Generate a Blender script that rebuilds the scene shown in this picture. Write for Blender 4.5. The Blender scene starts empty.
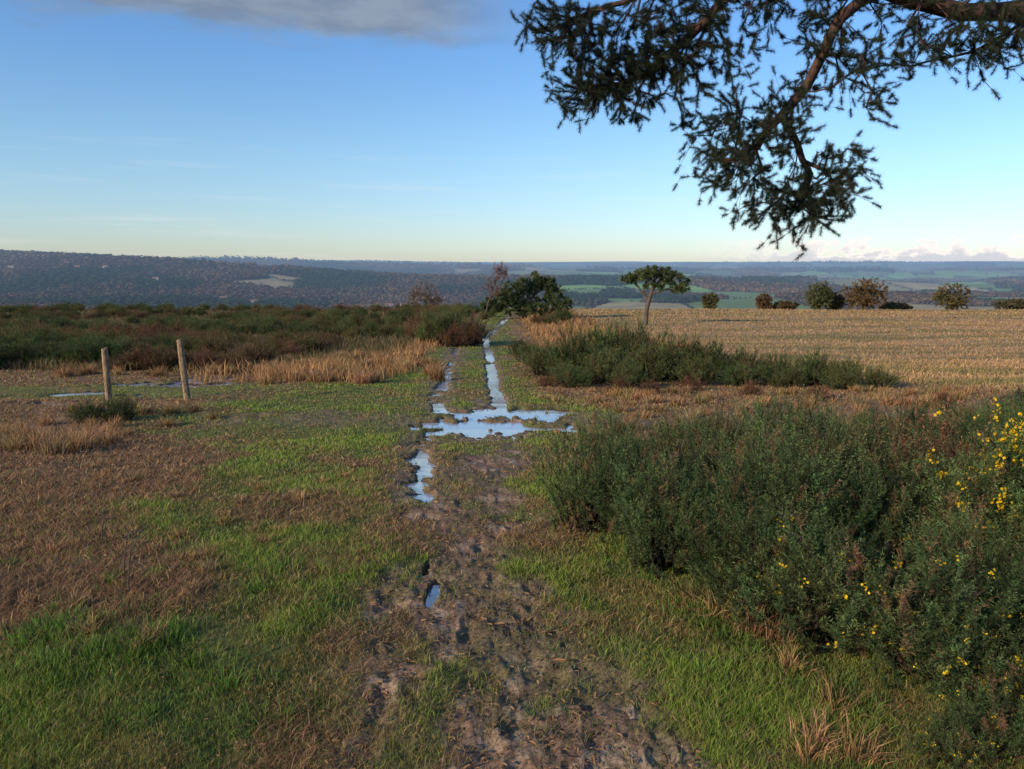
import bpy, math, random
import numpy as np
from mathutils import Vector
rng=np.random.default_rng(7); random.seed(7)
scene=bpy.context.scene
D=bpy.data

# ------------------------------------------------------------ noise
def _h(ix,iy,s):
    ix=ix.astype(np.int64); iy=iy.astype(np.int64)
    n=(ix*374761393+iy*668265263+s*1442695041)&0xffffffff
    n=((n^(n>>13))*1274126177)&0xffffffff
    n=((n^(n>>16))*2246822519)&0xffffffff
    n=n^(n>>15)
    return (n&0xffffff)/float(0xffffff)
def vn(x,y,s=0):
    x=np.asarray(x,float); y=np.asarray(y,float)
    ix=np.floor(x); iy=np.floor(y); fx=x-ix; fy=y-iy
    fx=fx*fx*(3-2*fx); fy=fy*fy*(3-2*fy)
    a=_h(ix,iy,s); b=_h(ix+1,iy,s); c=_h(ix,iy+1,s); d=_h(ix+1,iy+1,s)
    return (a*(1-fx)+b*fx)*(1-fy)+(c*(1-fx)+d*fx)*fy
def fbm(x,y,s=0,o=4):
    t=0; a=.5; n=0
    for i in range(o):
        t=t+a*vn(x*2**i+17.3*i,y*2**i-9.1*i,s+i*31); n+=a; a*=.5
    return t/n
def ss(a,b,x):
    t=np.clip((x-a)/(b-a),0,1); return t*t*(3-2*t)
def polydist(x,y,pts):
    d=np.full(np.shape(x),1e9)
    for (x0,y0),(x1,y1) in zip(pts[:-1],pts[1:]):
        dx,dy=x1-x0,y1-y0
        t=np.clip(((x-x0)*dx+(y-y0)*dy)/(dx*dx+dy*dy),0,1)
        d=np.minimum(d,np.hypot(x-x0-t*dx,y-y0-t*dy))
    return d

# ------------------------------------------------------------ terrain
PY=[0,3,5.8,8.6,10.4,13.2,14.5,19.5,26.7,41,66,110,140,200,350,700,1400,2100,2900,3300,4100,5200,5700,6900,8600,9400,11000,13500,15000,40000]
PZ=[0,-.01,-.2,-.5,-.75,-.83,-.98,-1.35,-1.75,-2.45,-3.45,-5.05,-7.2,-20,-52,-86,-94,-96,-66,-62,-86,-52,-46,-64,-16,-12,-26,7,10,14]
def H(x,y):
    x=np.asarray(x,float); y=np.asarray(y,float)
    ya=np.where(y>=0,y,-y*.5)
    ya=np.sqrt(ya**2+.6*np.maximum(np.abs(x)-170,0)**2*(1-ss(0,400,y)*.9))
    # far ridges wander
    yw=ya*(1+.30*(fbm(x/2600,y/9000,15,2)-.5)*ss(1200,2500,ya))
    z=0
    for k in (-.06,0,.06): z=z+np.interp(yw*(1+k*(1-.5*ss(1000,2000,ya))),PY,PZ)/3
    far=ss(900,2000,ya)
    z=z+far*((fbm(x/1700,y/900,5,3)-.5)*100*(1-.6*ss(7000,12000,ya)) + (fbm(x/5200,y/1700,9,2)-.5)*40*ss(3000,8000,ya))
    az=x/np.maximum(y,1)
    lr=ss(-.02,-.72,az)*ss(900,3400,ya)*(1-.75*ss(3900,6500,ya))
    z=z+lr*128
    z=z+(fbm(x/3.1,y/3.1,11,3)-.5)*.10*ss(2,6,ya)*(1-ss(120,300,ya))*(1-ss(0,4,4-polydist(x,y,[(0,0),(0,13),(-1.6,50)]))*.8)
    z=z+(fbm(x/14,y/14,12,2)-.5)*.5*ss(16,40,ya)*(1-ss(150,400,ya))
    return z

RUT_R=[(-.15,12.6),(-.28,15),(-.45,18),(-.5,20),(-.7,24),(-.82,28),(-1.1,33),(-1.5,43),(-1.35,52),(-.8,66),(-.6,76)]
RUT_L=[(-1.2,12.5),(-1.55,15),(-1.68,19),(-1.9,23),(-2.4,33)]
LOW=[(-1.2,10.2),(-1.12,9.2),(-1.0,8),(-.86,6.9),(-.76,5.9)]
LP=[(-8.7,18.4,1.7,1.0),(-8.0,20.1,1.2,.5),(-7.6,15.5,.55,.45),(-9.2,15.9,.7,.6),(-10.2,14.9,.7,.4),(-8.7,13.7,.6,.3)]
def wet(x,y):
    n=fbm(x*2.6,y*1.9,21,4); n2=fbm(x*.9,y*.45,22,3); n4=fbm(x*3.6,y*2.2,24,4)
    w=np.zeros(np.shape(x))
    wob=(n-.5)*.30
    e=np.hypot((x+.38)/1.45,(y-11.8)/1.5)
    w=np.maximum(w,ss(1.12,.6,e+(n-.5)*1.2)*ss(.43,.50,n4))
    d=polydist(x,y,[(-.2,11.4),(.55,10.95),(1.25,10.75)])
    w=np.maximum(w,ss(.26,.08,d+wob*.7)*ss(.28,.38,n))
    d=polydist(x,y,RUT_R); w=np.maximum(w,ss(.13+.0038*y,.05,d+wob*.55)*ss(.30,.40,n2))
    d=polydist(x,y,RUT_L); w=np.maximum(w,ss(.18,.05,d+wob*.8)*ss(.44,.54,n2))
    d=polydist(x,y,LOW); w=np.maximum(w,ss(.15,.045,d+(fbm(x*6,y*4,26,3)-.5)*.34)*ss(.36,.46,fbm(x*4,y*3.2,27,3)))
    for (cx,cy,rx,ry) in [(-.42,3.85,.035,.22),(-.5,4.2,.02,.12)]:
        e=np.hypot((x-cx)/rx,(y-cy)/ry); w=np.maximum(w,ss(1.1,.6,e+(n-.5)*1.6))
    for (cx,cy,rx,ry) in LP:
        e=np.hypot((x-cx)/rx,(y-cy)/ry); w=np.maximum(w,ss(1.15,.7,e+(n-.5)*1.6)*ss(.36,.44,n4))
    return w

PCX=([0,2,3.6,5.8,9.6,12,17,23,33,43,66,110],[.1,.05,-.2,-.2,-.33,-.3,-.38,-.6,-1.1,-1.5,-.8,.5])
PHW=([0,2.2,3.6,5.8,9.6,11,13.5,18,33,66],[.68,.64,.46,.40,.42,.85,.4,.25,.3,.4])
def pathmask(x,y):
    c=np.interp(y,*PCX); w=np.interp(y,*PHW)
    n=(fbm(x*2.3,y*1.7,33,4)-.5); nf=fbm(x*7,y*6,34,3)-.5
    p=ss(1.5,.5,np.abs(x-c)/w+n*1.7+nf*.9)
    p=p*(1-.5*ss(.52,.64,fbm(x*2.1,y*1.3,35,3)))
    d=polydist(x,y,RUT_L); p=np.maximum(p,.8*ss(.55,.15,d+n*.4))
    d=polydist(x,y,LOW); p=np.maximum(p,.85*ss(.38,.10,d+n*.5))
    d=polydist(x,y,[(-4,11.9),(-1,11.8),(1.5,11.4),(4.5,11.9),(9,13.5)])
    p=np.maximum(p,.75*ss(1.1,.3,d+n*1.9+nf))
    return p*(y>-6)
def Hg(x,y):
    """ground surface with ruts, clods and puddle hollows"""
    z=H(x,y)
    near=1-ss(25,60,np.hypot(x,y))
    p=pathmask(x,y); w=wet(x,y)
    m=(fbm(x*11,y*11,41,3)-.5)*.024+(fbm(x*2.5,y*2.5,44,2)-.5)*.045
    clod=np.abs(fbm(x*10,y*8,47,4)-.5)*-.085+.012
    z=z+near*(m*(1-.3*p)+clod*p) - p*.012*near
    z=z-.088*w*(1-ss(80,90,y))
    return z
def track_left(x,y,n): return ss(2.8,1.2,np.abs(y-16.2+n*3))*ss(-4.5,-6.3,x)

def zones(x,y):
    n=fbm(x*.55,y*.55,51,4)-.5; n2=fbm(x*1.7,y*1.7,52,3)-.5
    p=pathmask(x,y)
    lb=np.interp(y,[0,2.6,3.6,5.8,9,12,16,22,34,50],[-3.3,-2.5,-1.85,-2.9,-4.3,-5.5,-5.3,-4.6,-3.8,-3.2])
    leftbrown=ss(.6,-.6,x-lb+n*3.6+n2*1.8)
    ltrack=track_left(x,y,n)
    leftbrown=leftbrown*(1-.8*ltrack)
    leftbrown=leftbrown*(1-.9*ss(3.3,2.6,y+n*1.5))
    litter=ss(.06,.22,n2+n*.7)*.6
    rb=np.interp(y,[0,3,5,7,9,12,20,30],[2.2,1.5,.75,.8,.5,1.3,0.2,-.2])
    rightbrown=ss(-.4,.6,x-rb+n*1.8)*ss(3.0,5.5,y+n)
    brown=np.clip(np.maximum(np.maximum(leftbrown,rightbrown),litter),0,1)
    heath=ss(-3.2,-4.6,x+ .02*y)*ss(21,24,y+n*5)
    field=ss(.0,1.5,x-np.interp(y,[0,17,22,40,70,110],[11,9.5,7.5,7.0,7.0,7.5])+n*1.5)*ss(15,18,y+n*2)
    gold=np.maximum(ss(-2.9,-3.6,x+n)*ss(-8.8,-6.5,x+n2*3)*ss(18,22,y+n*5)*(1-ss(45,60,y)),
                    ss(.6,1.6,x+n)*ss(8.4,7.2,x)*ss(27,33,y))
    return p,brown,heath,field,gold,n,n2

def voro(x,y,s):
    """cell id hash and F2-F1 for patchwork fields"""
    ix=np.floor(x); iy=np.floor(y)
    f1=np.full(np.shape(x),9.); f2=f1.copy(); cid=np.zeros(np.shape(x))
    for dx in (-1,0,1):
        for dy in (-1,0,1):
            cx=ix+dx; cy=iy+dy
            px=cx+.1+.8*_h(cx,cy,s); py=cy+.1+.8*_h(cx,cy,s+7)
            d=np.hypot(px-x,py-y); c=_h(cx,cy,s+13)
            m=d<f1
            f2=np.where(m,f1,np.minimum(f2,d)); cid=np.where(m,c,cid); f1=np.where(m,d,f1)
    return cid,f2-f1
def valley(x,y):
    wx=x+120*(fbm(x/500,y/500,71,2)-.5); wy=y+120*(fbm(x/500,y/500,72,2)-.5)
    cid,e=voro(wx/210,wy/400,77)
    az=x/np.maximum(y,1)
    bias=np.interp(az,[-.7,-.25,-.05,.05,.7],[.20,.17,.0,-.15,-.14])
    wood=np.maximum(ss(.50,.53,fbm(x/900,y/800,73,4)+bias),(cid>.76)*1.)
    return cid,e,wood

def C(*a): return np.array(a,float)
def mixc(a,b,t): return a*(1-t[...,None])+b*t[...,None]
def gcol(x,y):
    p,br,he,fi,go,n,n2=zones(x,y)
    f=fbm(x*6,y*6,61,4)[...,None]
    c=np.ones(np.shape(x)+(3,))*C(.12,.14,.04)*(0.6+.8*f)
    c=mixc(c,C(.24,.145,.075)*(0.4+1.2*f),br)
    c=mixc(c,C(.26,.15,.065)*(0.6+.8*f),go)
    c=mixc(c,mixc(C(.14,.085,.04)*np.ones_like(c),C(.09,.085,.032),ss(.4,.6,fbm(x*.2,y*.2,68,3)))*(0.6+.8*f),he)
    st=fbm(x*.16+.05*y,y*.9,64,4)[...,None]
    c=mixc(c,mixc(C(.42,.255,.12)*np.ones_like(c),C(.25,.185,.075),ss(.45,.66,st[...,0]))*(.7+.6*f),fi)
    f2=fbm(x*11,y*11,66,3)
    pc=mixc(C(.22,.135,.085)*np.ones_like(c),C(.36,.25,.165),ss(.5,.75,f2))
    pc=mixc(pc,C(.12,.10,.045)*np.ones_like(c),ss(.5,.62,fbm(x*3.2,y*3.2,67,3))*.6)
    c=mixc(c,pc,p*.95)
    w=wet(x,y); c=c*(1-.5*ss(.05,.4,w))[...,None]
    cid,e,wood=valley(x,y)
    g=mixc(C(.14,.20,.06)*np.ones_like(c),C(.32,.25,.12),ss(.42,.45,cid)*(1-ss(.55,.6,cid)))
    g=mixc(g,C(.20,.33,.075),ss(.10,.13,cid)*(1-ss(.29,.32,cid)))
    g=g*(.7+.6*fbm(x/60,y/90,79,3))[...,None]
    fc=mixc(g,C(.04,.032,.022)*np.ones_like(c),np.maximum(wood,ss(.06,.03,e)))
    far=ss(125,200,np.maximum(y,np.abs(x)*.6))
    return mixc(c,fc,far)

# ------------------------------------------------------------ helpers
def obj(name,me,mats,parent=None,loc=None):
    o=D.objects.new(name,me); scene.collection.objects.link(o)
    me.materials.append(mats)
    if parent: o.parent=parent
    if loc is not None: o.location=loc
    return o
def mesh(name,V,F,col=None,smooth=False):
    V=np.asarray(V,np.float32); F=np.asarray(F,np.int32); k=F.shape[1]
    me=D.meshes.new(name); me.vertices.add(len(V)); me.vertices.foreach_set("co",V.ravel())
    me.loops.add(F.size); me.loops.foreach_set("vertex_index",F.ravel())
    me.polygons.add(len(F)); me.polygons.foreach_set("loop_start",np.arange(0,F.size,k,dtype=np.int32))
    me.polygons.foreach_set("use_smooth",np.full(len(F),smooth))
    if col is not None:
        a=me.color_attributes.new("Col",'FLOAT_COLOR','POINT')
        c=np.ones((len(V),4),np.float32); c[:,:3]=col; a.data.foreach_set("color",c.ravel())
    me.update(calc_edges=True); return me

class NT:
    def __init__(s,tree): s.t=tree; s.n=tree.nodes; s.l=tree.links
    def new(s,ty,**kw):
        n=s.n.new(ty)
        for k,v in kw.items(): setattr(n,k,v)
        return n
    def put(s,sock,v):
        if hasattr(v,'is_linked') or hasattr(v,'links'): s.l.new(v,sock)
        else: sock.default_value=v
    def m(s,op,a,b=None,c=None,clamp=False):
        n=s.new('ShaderNodeMath',operation=op); n.use_clamp=clamp
        s.put(n.inputs[0],a)
        if b is not None: s.put(n.inputs[1],b)
        if c is not None: s.put(n.inputs[2],c)
        return n.outputs[0]
    def sstep(s,x,a,b):
        n=s.new('ShaderNodeMapRange'); n.interpolation_type='SMOOTHSTEP'
        s.put(n.inputs[0],x); n.inputs[1].default_value=a; n.inputs[2].default_value=b
        return n.outputs[0]
    def mix(s,f,a,b,blend='MIX'):
        n=s.new('ShaderNodeMix',data_type='RGBA',blend_type=blend)
        s.put(n.inputs[0],f); s.put(n.inputs[6],a); s.put(n.inputs[7],b); return n.outputs[2]
    def noise(s,vec,scale,detail=4,rough=.55):
        n=s.new('ShaderNodeTexNoise'); n.inputs['Scale'].default_value=scale; n.inputs['Detail'].default_value=detail
        n.inputs['Roughness'].default_value=rough
        if vec is not None: s.l.new(vec,n.inputs['Vector'])
        return n.outputs[0]
def newmat(name):
    m=D.materials.new(name); m.use_nodes=True; m.node_tree.nodes.clear()
    return m,NT(m.node_tree)
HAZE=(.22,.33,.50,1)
def haze_out(nt,shader,scale=6000.):  # aerial haze painted into the material: blue emission mixed in by distance from origin
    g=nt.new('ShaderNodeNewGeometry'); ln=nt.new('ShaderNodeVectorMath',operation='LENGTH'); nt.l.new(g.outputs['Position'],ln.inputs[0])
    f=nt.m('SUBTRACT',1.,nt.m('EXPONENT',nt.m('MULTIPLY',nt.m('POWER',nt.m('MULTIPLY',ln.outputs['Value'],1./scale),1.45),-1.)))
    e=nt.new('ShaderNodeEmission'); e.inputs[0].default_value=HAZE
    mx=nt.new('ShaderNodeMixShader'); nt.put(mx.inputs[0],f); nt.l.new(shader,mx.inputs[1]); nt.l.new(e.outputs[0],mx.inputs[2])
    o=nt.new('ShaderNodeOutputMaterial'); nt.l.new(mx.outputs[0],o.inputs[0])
def vegmat(name,trans=.3,rough=.65,haze=False,spec=.25):
    m,nt=newmat(name)
    a=nt.new('ShaderNodeAttribute'); a.attribute_name="Col"
    oi=nt.new('ShaderNodeObjectInfo')
    var=nt.m('MULTIPLY_ADD',oi.outputs['Random'],.5,.75)
    vm=nt.new('ShaderNodeVectorMath',operation='SCALE'); nt.l.new(a.outputs['Color'],vm.inputs[0]); nt.l.new(var,vm.inputs['Scale'])
    b=nt.new('ShaderNodeBsdfPrincipled'); nt.l.new(vm.outputs[0],b.inputs['Base Color'])
    b.inputs['Roughness'].default_value=rough; b.inputs['Specular IOR Level'].default_value=spec
    out=b.outputs[0]
    if trans>0:
        t=nt.new('ShaderNodeBsdfTranslucent'); nt.l.new(vm.outputs[0],t.inputs[0])
        mx=nt.new('ShaderNodeMixShader'); mx.inputs[0].default_value=trans
        nt.l.new(out,mx.inputs[1]); nt.l.new(t.outputs[0],mx.inputs[2]); out=mx.outputs[0]
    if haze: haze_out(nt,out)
    else:
        o=nt.new('ShaderNodeOutputMaterial'); nt.l.new(out,o.inputs[0])
    return m
M_grass=vegmat("grass_blades",.35); M_gorse=vegmat("gorse_foliage",.2,spec=.12); M_needle=vegmat("pine_needles",.1,spec=.1)
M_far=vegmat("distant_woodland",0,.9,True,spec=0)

def barkmat(name,c1,c2,scale=18):
    m,nt=newmat(name)
    tc=nt.new('ShaderNodeTexCoord'); mp=nt.new('ShaderNodeMapping'); mp.inputs['Scale'].default_value=(1,1,.35); nt.l.new(tc.outputs['Object'],mp.inputs[0])
    n=nt.noise(mp.outputs[0],scale,6,.65)
    col=nt.mix(nt.sstep(n,.35,.65),c1+(1,),c2+(1,))
    b=nt.new('ShaderNodeBsdfPrincipled'); nt.l.new(col,b.inputs['Base Color']); b.inputs['Roughness'].default_value=.85
    bp=nt.new('ShaderNodeBump'); bp.inputs['Distance'].default_value=.02; bp.inputs['Strength'].default_value=.8; nt.l.new(n,bp.inputs['Height']); nt.l.new(bp.outputs[0],b.inputs['Normal'])
    o=nt.new('ShaderNodeOutputMaterial'); nt.l.new(b.outputs[0],o.inputs[0]); return m
M_bark=barkmat("pine_bark",(.025,.015,.012),(.10,.043,.027))
M_bark2=barkmat("dark_bark",(.05,.035,.025),(.12,.085,.06))
M_post=barkmat("weathered_timber",(.10,.065,.04),(.36,.23,.12),34)

# ------------------------------------------------------------ ground
def build_ground():
    r=[.25,.6,1.0]
    while r[-1]<26000:
        q=r[-1]; k=.008 if q<30 else (.012 if q<250 else .016); r.append(q*(1+k))
    r=np.array(r)
    a_front=np.linspace(-52,52,900); a_back=np.linspace(52,308,90)[1:-1]
    A=np.radians(np.concatenate([a_front,a_back])); n=len(A)
    R,T=np.meshgrid(r,A,indexing='ij'); X=R*np.sin(T); Y=R*np.cos(T)
    Z=Hg(X,Y)
    V=np.stack([X,Y,Z],-1).reshape(-1,3); col=gcol(X,Y).reshape(-1,3)
    i=np.arange(len(r)-1)[:,None]*n; j=np.arange(n)[None,:]; j2=(j+1)%n
    F=np.stack([i+j,i+j2,i+n+j2,i+n+j],-1).reshape(-1,4)[:,::-1]
    V=np.vstack([V,[0,0,float(Hg(np.array(0.),np.array(0.)))]]); col=np.vstack([col,col[0]])
    c=len(V)-1; jj=np.arange(0,n-2,2)
    F2=np.stack([np.full(len(jj),c),jj,jj+1,jj+2],-1)
    F=np.vstack([F,F2[:,::-1]]).astype(int)
    me=mesh("ground",V,F,col,True)
    m,nt=newmat("ground_soil_and_turf")
    at=nt.new('ShaderNodeAttribute'); at.attribute_name="Col"
    g=nt.new('ShaderNodeNewGeometry')
    n1=nt.noise(g.outputs['Position'],55,5,.75); n2=nt.noise(g.outputs['Position'],7,4,.6)
    k=nt.m('MULTIPLY',nt.m('MULTIPLY_ADD',nt.sstep(n1,.3,.7),1.0,.5),nt.m('MULTIPLY_ADD',n2,.7,.65))
    vm=nt.new('ShaderNodeVectorMath',operation='SCALE'); nt.l.new(at.outputs['Color'],vm.inputs[0]); nt.l.new(k,vm.inputs['Scale'])
    b=nt.new('ShaderNodeBsdfPrincipled'); nt.l.new(vm.outputs[0],b.inputs['Base Color']); b.inputs['Roughness'].default_value=.85; b.inputs['Specular IOR Level'].default_value=.12
    bp=nt.new('ShaderNodeBump'); bp.inputs['Distance'].default_value=.015; bp.inputs['Strength'].default_value=.6; nt.l.new(n1,bp.inputs['Height']); nt.l.new(bp.outputs[0],b.inputs['Normal'])
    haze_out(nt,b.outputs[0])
    obj("ground",me,m)
build_ground()

# ------------------------------------------------------------ puddles
def water_mat():
    m,nt=newmat("puddle_water")
    g=nt.new('ShaderNodeNewGeometry'); n=nt.noise(g.outputs['Position'],9,3)
    b=nt.new('ShaderNodeBsdfPrincipled'); b.inputs['Base Color'].default_value=(.38,.43,.50,1); b.inputs['Roughness'].default_value=.08; b.inputs['IOR'].default_value=2.8
    bp=nt.new('ShaderNodeBump'); bp.inputs['Distance'].default_value=.02; bp.inputs['Strength'].default_value=.25; nt.l.new(n,bp.inputs['Height']); nt.l.new(bp.outputs[0],b.inputs['Normal'])
    o=nt.new('ShaderNodeOutputMaterial'); nt.l.new(b.outputs[0],o.inputs[0]); return m
M_water=water_mat()
def puddles(name,xs,ys):
    Y,X=np.meshgrid(ys,xs,indexing='ij')
    w=wet(X,Y); Z=H(X,Y)-.040
    n=len(xs); i=np.arange(len(ys)-1)[:,None]*n; j=np.arange(n-1)[None,:]
    F=np.stack([i+j,i+j+1,i+n+j+1,i+n+j],-1).reshape(-1,4)
    wm=w.reshape(-1)[F].max(1); F=F[wm>.12]
    V=np.stack([X,Y,Z],-1).reshape(-1,3)
    u,inv=np.unique(F.ravel(),return_inverse=True)
    obj(name,mesh(name,V[u],inv.reshape(-1,4),None,True),M_water)
ys=[3.0]
while ys[-1]<77: ys.append(ys[-1]*1.005)
puddles("puddle",np.arange(-3,1.6,.04),np.array(ys))
puddles("puddle",np.arange(-11.5,-6.0,.06),np.arange(12.8,21.5,.08))

# ------------------------------------------------------------ blades
class Acc:
    def __init__(s): s.V=[];s.F=[];s.C=[];s.n=0
    def add(s,V,F,Cc):
        s.V.append(V); s.F.append(F+s.n); s.C.append(Cc); s.n+=len(V)
    def mesh(s,name): return mesh(name,np.vstack(s.V),np.vstack(s.F),np.vstack(s.C))
def blades(acc,x,y,z,h,w,lean,az,col,near=True):
    n=len(x); ca,sa=np.cos(az),np.sin(az)
    fa=rng.uniform(0,6.28,n); px,py=np.cos(fa)*w*.5,np.sin(fa)*w*.5
    dx,dy=ca*lean*h,sa*lean*h; hh=h*np.sqrt(np.clip(1-lean**2*.8,.08,1))
    if near:
        P=np.stack([np.stack([x-px,y-py,z-.005],1),np.stack([x+px,y+py,z-.005],1),
          np.stack([x-px*.8+dx*.35,y-py*.8+dy*.35,z+hh*.6],1),np.stack([x+px*.8+dx*.35,y+py*.8+dy*.35,z+hh*.6],1),
          np.stack([x+dx,y+dy,z+hh],1)],1).reshape(-1,3)
        b=np.arange(n)[:,None]*5
        F=np.concatenate([b+[0,1,3],b+[0,3,2],b+[2,3,4]],0)
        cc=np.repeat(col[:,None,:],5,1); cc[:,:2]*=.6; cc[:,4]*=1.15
        acc.add(P,F,cc.reshape(-1,3))
    else:
        P=np.stack([np.stack([x-px,y-py,z-.01],1),np.stack([x+px,y+py,z-.01],1),np.stack([x+dx,y+dy,z+hh],1)],1).reshape(-1,3)
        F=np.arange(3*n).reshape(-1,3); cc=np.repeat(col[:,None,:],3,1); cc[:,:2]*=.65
        acc.add(P,F,cc.reshape(-1,3))
def sample(N,y0,y1,u=.95):
    y=np.exp(rng.uniform(math.log(y0),math.log(y1),N)); return rng.uniform(-u,u,N)*(y+.4),y
def turf(acc,N,y0,y1,near,kw):
    x,y=sample(N,y0,y1)
    p,br,he,fi,go,n,n2=zones(x,y); w=wet(x,y)
    keep=rng.random(N)<np.clip((1-.93*p)*(1-w*1.8)*(1-.1*br),0,1)
    keep&=(fbm(x*1.3,y*1.3,90,3)>.30)|(rng.random(N)<.5)
    x,y,p,br,he,fi,go,n,n2=[a[keep] for a in (x,y,p,br,he,fi,go,n,n2)]; N=len(x)
    z=Hg(x,y); r=rng.random
    isb=r(N)<br*.85; isg=r(N)<go; isf=r(N)<fi; ish=r(N)<he
    lush=ss(.42,.60,fbm(x*1.1,y*1.1,93,3))*(1-.8*p)
    patch=fbm(x*3.1,y*3.1,94,3)
    col=mixc(C(.21,.21,.055)*np.ones((N,3)),C(.15,.23,.04),ss(.4,.6,patch))*(.5+.9*r(N))[:,None]
    col=mixc(col,C(.20,.32,.045)*(.6+.7*r(N))[:,None],lush*.8)
    col[:,0]*=1+.4*r(N)
    dead=(r(N)<.15); col[dead]=C(.38,.27,.13)*(.6+.6*r(dead.sum()))[:,None]
    h=(.012+.022*r(N))*(1+.9*lush); lean=.35+.6*r(N)
    b=isb; k=b.sum(); t=(r(k)**1.2)[:,None]
    col[b]=(C(.48,.285,.135)*t+C(.18,.09,.048)*(1-t))*(.5+.95*r(k))[:,None]; h[b]=.025+.07*r(k)**2; lean[b]=.75+.24*r(k)
    b=isg; k=b.sum(); col[b]=(C(.50,.27,.11)*(.45+.8*r(k))[:,None]); h[b]=(.08+.33*r(k))*(.45+ss(.35,.6,patch[b])); lean[b]=.2+.6*r(k)
    b=ish; k=b.sum(); col[b]=mixc(C(.22,.13,.055)*np.ones((k,3)),C(.12,.12,.045),r(k))*(.5+.9*r(k))[:,None]; h[b]=.12+.25*r(k); lean[b]=.2+.5*r(k)
    b=isf; k=b.sum(); st=ss(.45,.66,fbm(x*.16+.05*y,y*.9,64,4))[b]
    col[b]=mixc(C(.52,.32,.15)*np.ones((k,3)),C(.31,.24,.09),st)*(.5+.9*r(k))[:,None]; h[b]=.05+.09*r(k); lean[b]=.4+.5*r(k)
    wd=kw*y*(.7+.6*r(N)); h=np.maximum(h,wd*1.3)
    h=h*(1-.5*track_left(x,y,n))
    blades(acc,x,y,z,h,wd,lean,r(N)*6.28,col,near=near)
acc=Acc()
turf(acc,560000,1.7,7,True,.0009)
turf(acc,340000,7,26,True,.0011)
turf(acc,200000,26,125,False,.0014)
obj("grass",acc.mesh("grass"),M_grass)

def tussocks(name,pts,colr,hh=.3,n=260,R=.16,flat=.55,vary=.3):
    acc=Acc()
    for (x0,y0,s) in pts:
        if float(wet(np.array(x0),np.array(y0)))>.02 : continue
        m=int(n*s); a=rng.uniform(0,6.28,m); rr=np.abs(rng.normal(0,R*s*.6,m))
        x=x0+np.cos(a)*rr; y=y0+np.sin(a)*rr*1.2; z=Hg(x,y); h=hh*s*rng.uniform(.15,1.1,m)
        base=C(*colr)*(1+rng.uniform(-vary,vary,3)*C(.5,.3,.5))*rng.uniform(.75,1.15)
        col=base*rng.uniform(.4,1.35,m)[:,None]*np.ones((m,3))
        blades(acc,x,y,z,h,np.full(m,.0022+.0006*y0),np.clip(rng.uniform(.15,1.1,m),0,.97)*min(1,flat*1.7),a+rng.normal(0,.9,m),col)
    obj(name,acc.mesh(name),M_grass)
P=[(1.0,3.45,.6),(1.1,3.25,.6),(.9,3.65,.5),(1.05,2.4,.5),(1.15,2.32,.5),(.98,2.3,.4),(1.2,2.6,.45),(1.2,3.2,.5),(1.15,2.9,.4)]
P+=[(rng.uniform(-7.2,-5.0),rng.uniform(8.2,9.8),rng.uniform(.5,1.0)) for _ in range(30)]
P+=[(rng.uniform(-9,-4.6),rng.uniform(9,12.6),rng.uniform(.4,.9)) for _ in range(30)]
P+=[(rng.uniform(.6,11),rng.uniform(9.5,16.5),rng.uniform(.3,.75)) for _ in range(200)]
P+=[(rng.uniform(-3.8,-1.5),rng.uniform(3.0,7.5),rng.uniform(.15,.38)) for _ in range(90)]
P+=[(-3.9+rng.normal(0,1.1)-.02*k,rng.uniform(18,27),rng.uniform(.6,1.5)) for k in range(60)]
P+=[(rng.uniform(-13,-6),rng.uniform(20.5,26),rng.uniform(.5,1.2)) for k in range(50)]
tussocks("dead_grass",P,(.46,.27,.12))
P=[(rng.uniform(-3.2,-.9),rng.uniform(2.2,4.2),rng.uniform(.3,.6)) for _ in range(50)]+[(rng.uniform(.75,2.0),rng.uniform(2.0,4.4),rng.uniform(.3,.7)) for _ in range(70)]
P+=[(-1.75+rng.normal(0,.35),2.9+rng.normal(0,.25),rng.uniform(.5,.8)) for _ in range(26)]
tussocks("green_grass_tufts",P,(.18,.30,.045),.12,260,.24)

def scatter_leaves():
    N=20000; x,y=sample(N,1.8,14,.9); p,br,*_=zones(x,y)
    k=rng.random(N)<(.2+.7*br+.45*p); x,y=x[k],y[k]
    x=np.append(x,.2); y=np.append(y,2.95); N=len(x); z=Hg(x,y)+.010
    s=rng.uniform(.005,.014,N)*(1+y*.1); s[-1]=.036
    a=rng.uniform(0,6.28,N); t=rng.uniform(-.8,.8,N); a[-1]=-.3; t[-1]=.2
    z[-1]+=.025
    ux=np.stack([np.cos(a),np.sin(a),t*.4],1)*s[:,None]; uy=np.stack([-np.sin(a),np.cos(a),rng.uniform(-.4,.4,N)],1)*(s*.36)[:,None]
    up=np.array([0,0,1.])*s[:,None]*.22
    P0=np.stack([x,y,z],1)
    V=np.stack([P0-ux,P0-ux*.4-uy+up,P0+ux*.45-uy*.85+up,P0+ux,P0+ux*.45+uy*.85+up,P0-ux*.4+uy+up,P0+ux*.02],1).reshape(-1,3); b=np.arange(N)[:,None]*7
    F=np.concatenate([b+[0,1,6],b+[1,2,6],b+[2,3,6],b+[3,4,6],b+[4,5,6],b+[5,0,6]]); cc=(C(.34,.19,.085)*rng.uniform(.35,1.6,N)[:,None]); cc[-1]=C(.6,.28,.11)
    obj("fallen_leaves",mesh("fallen_leaves",V,F,np.repeat(cc,7,0)),M_grass)
scatter_leaves()
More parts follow.
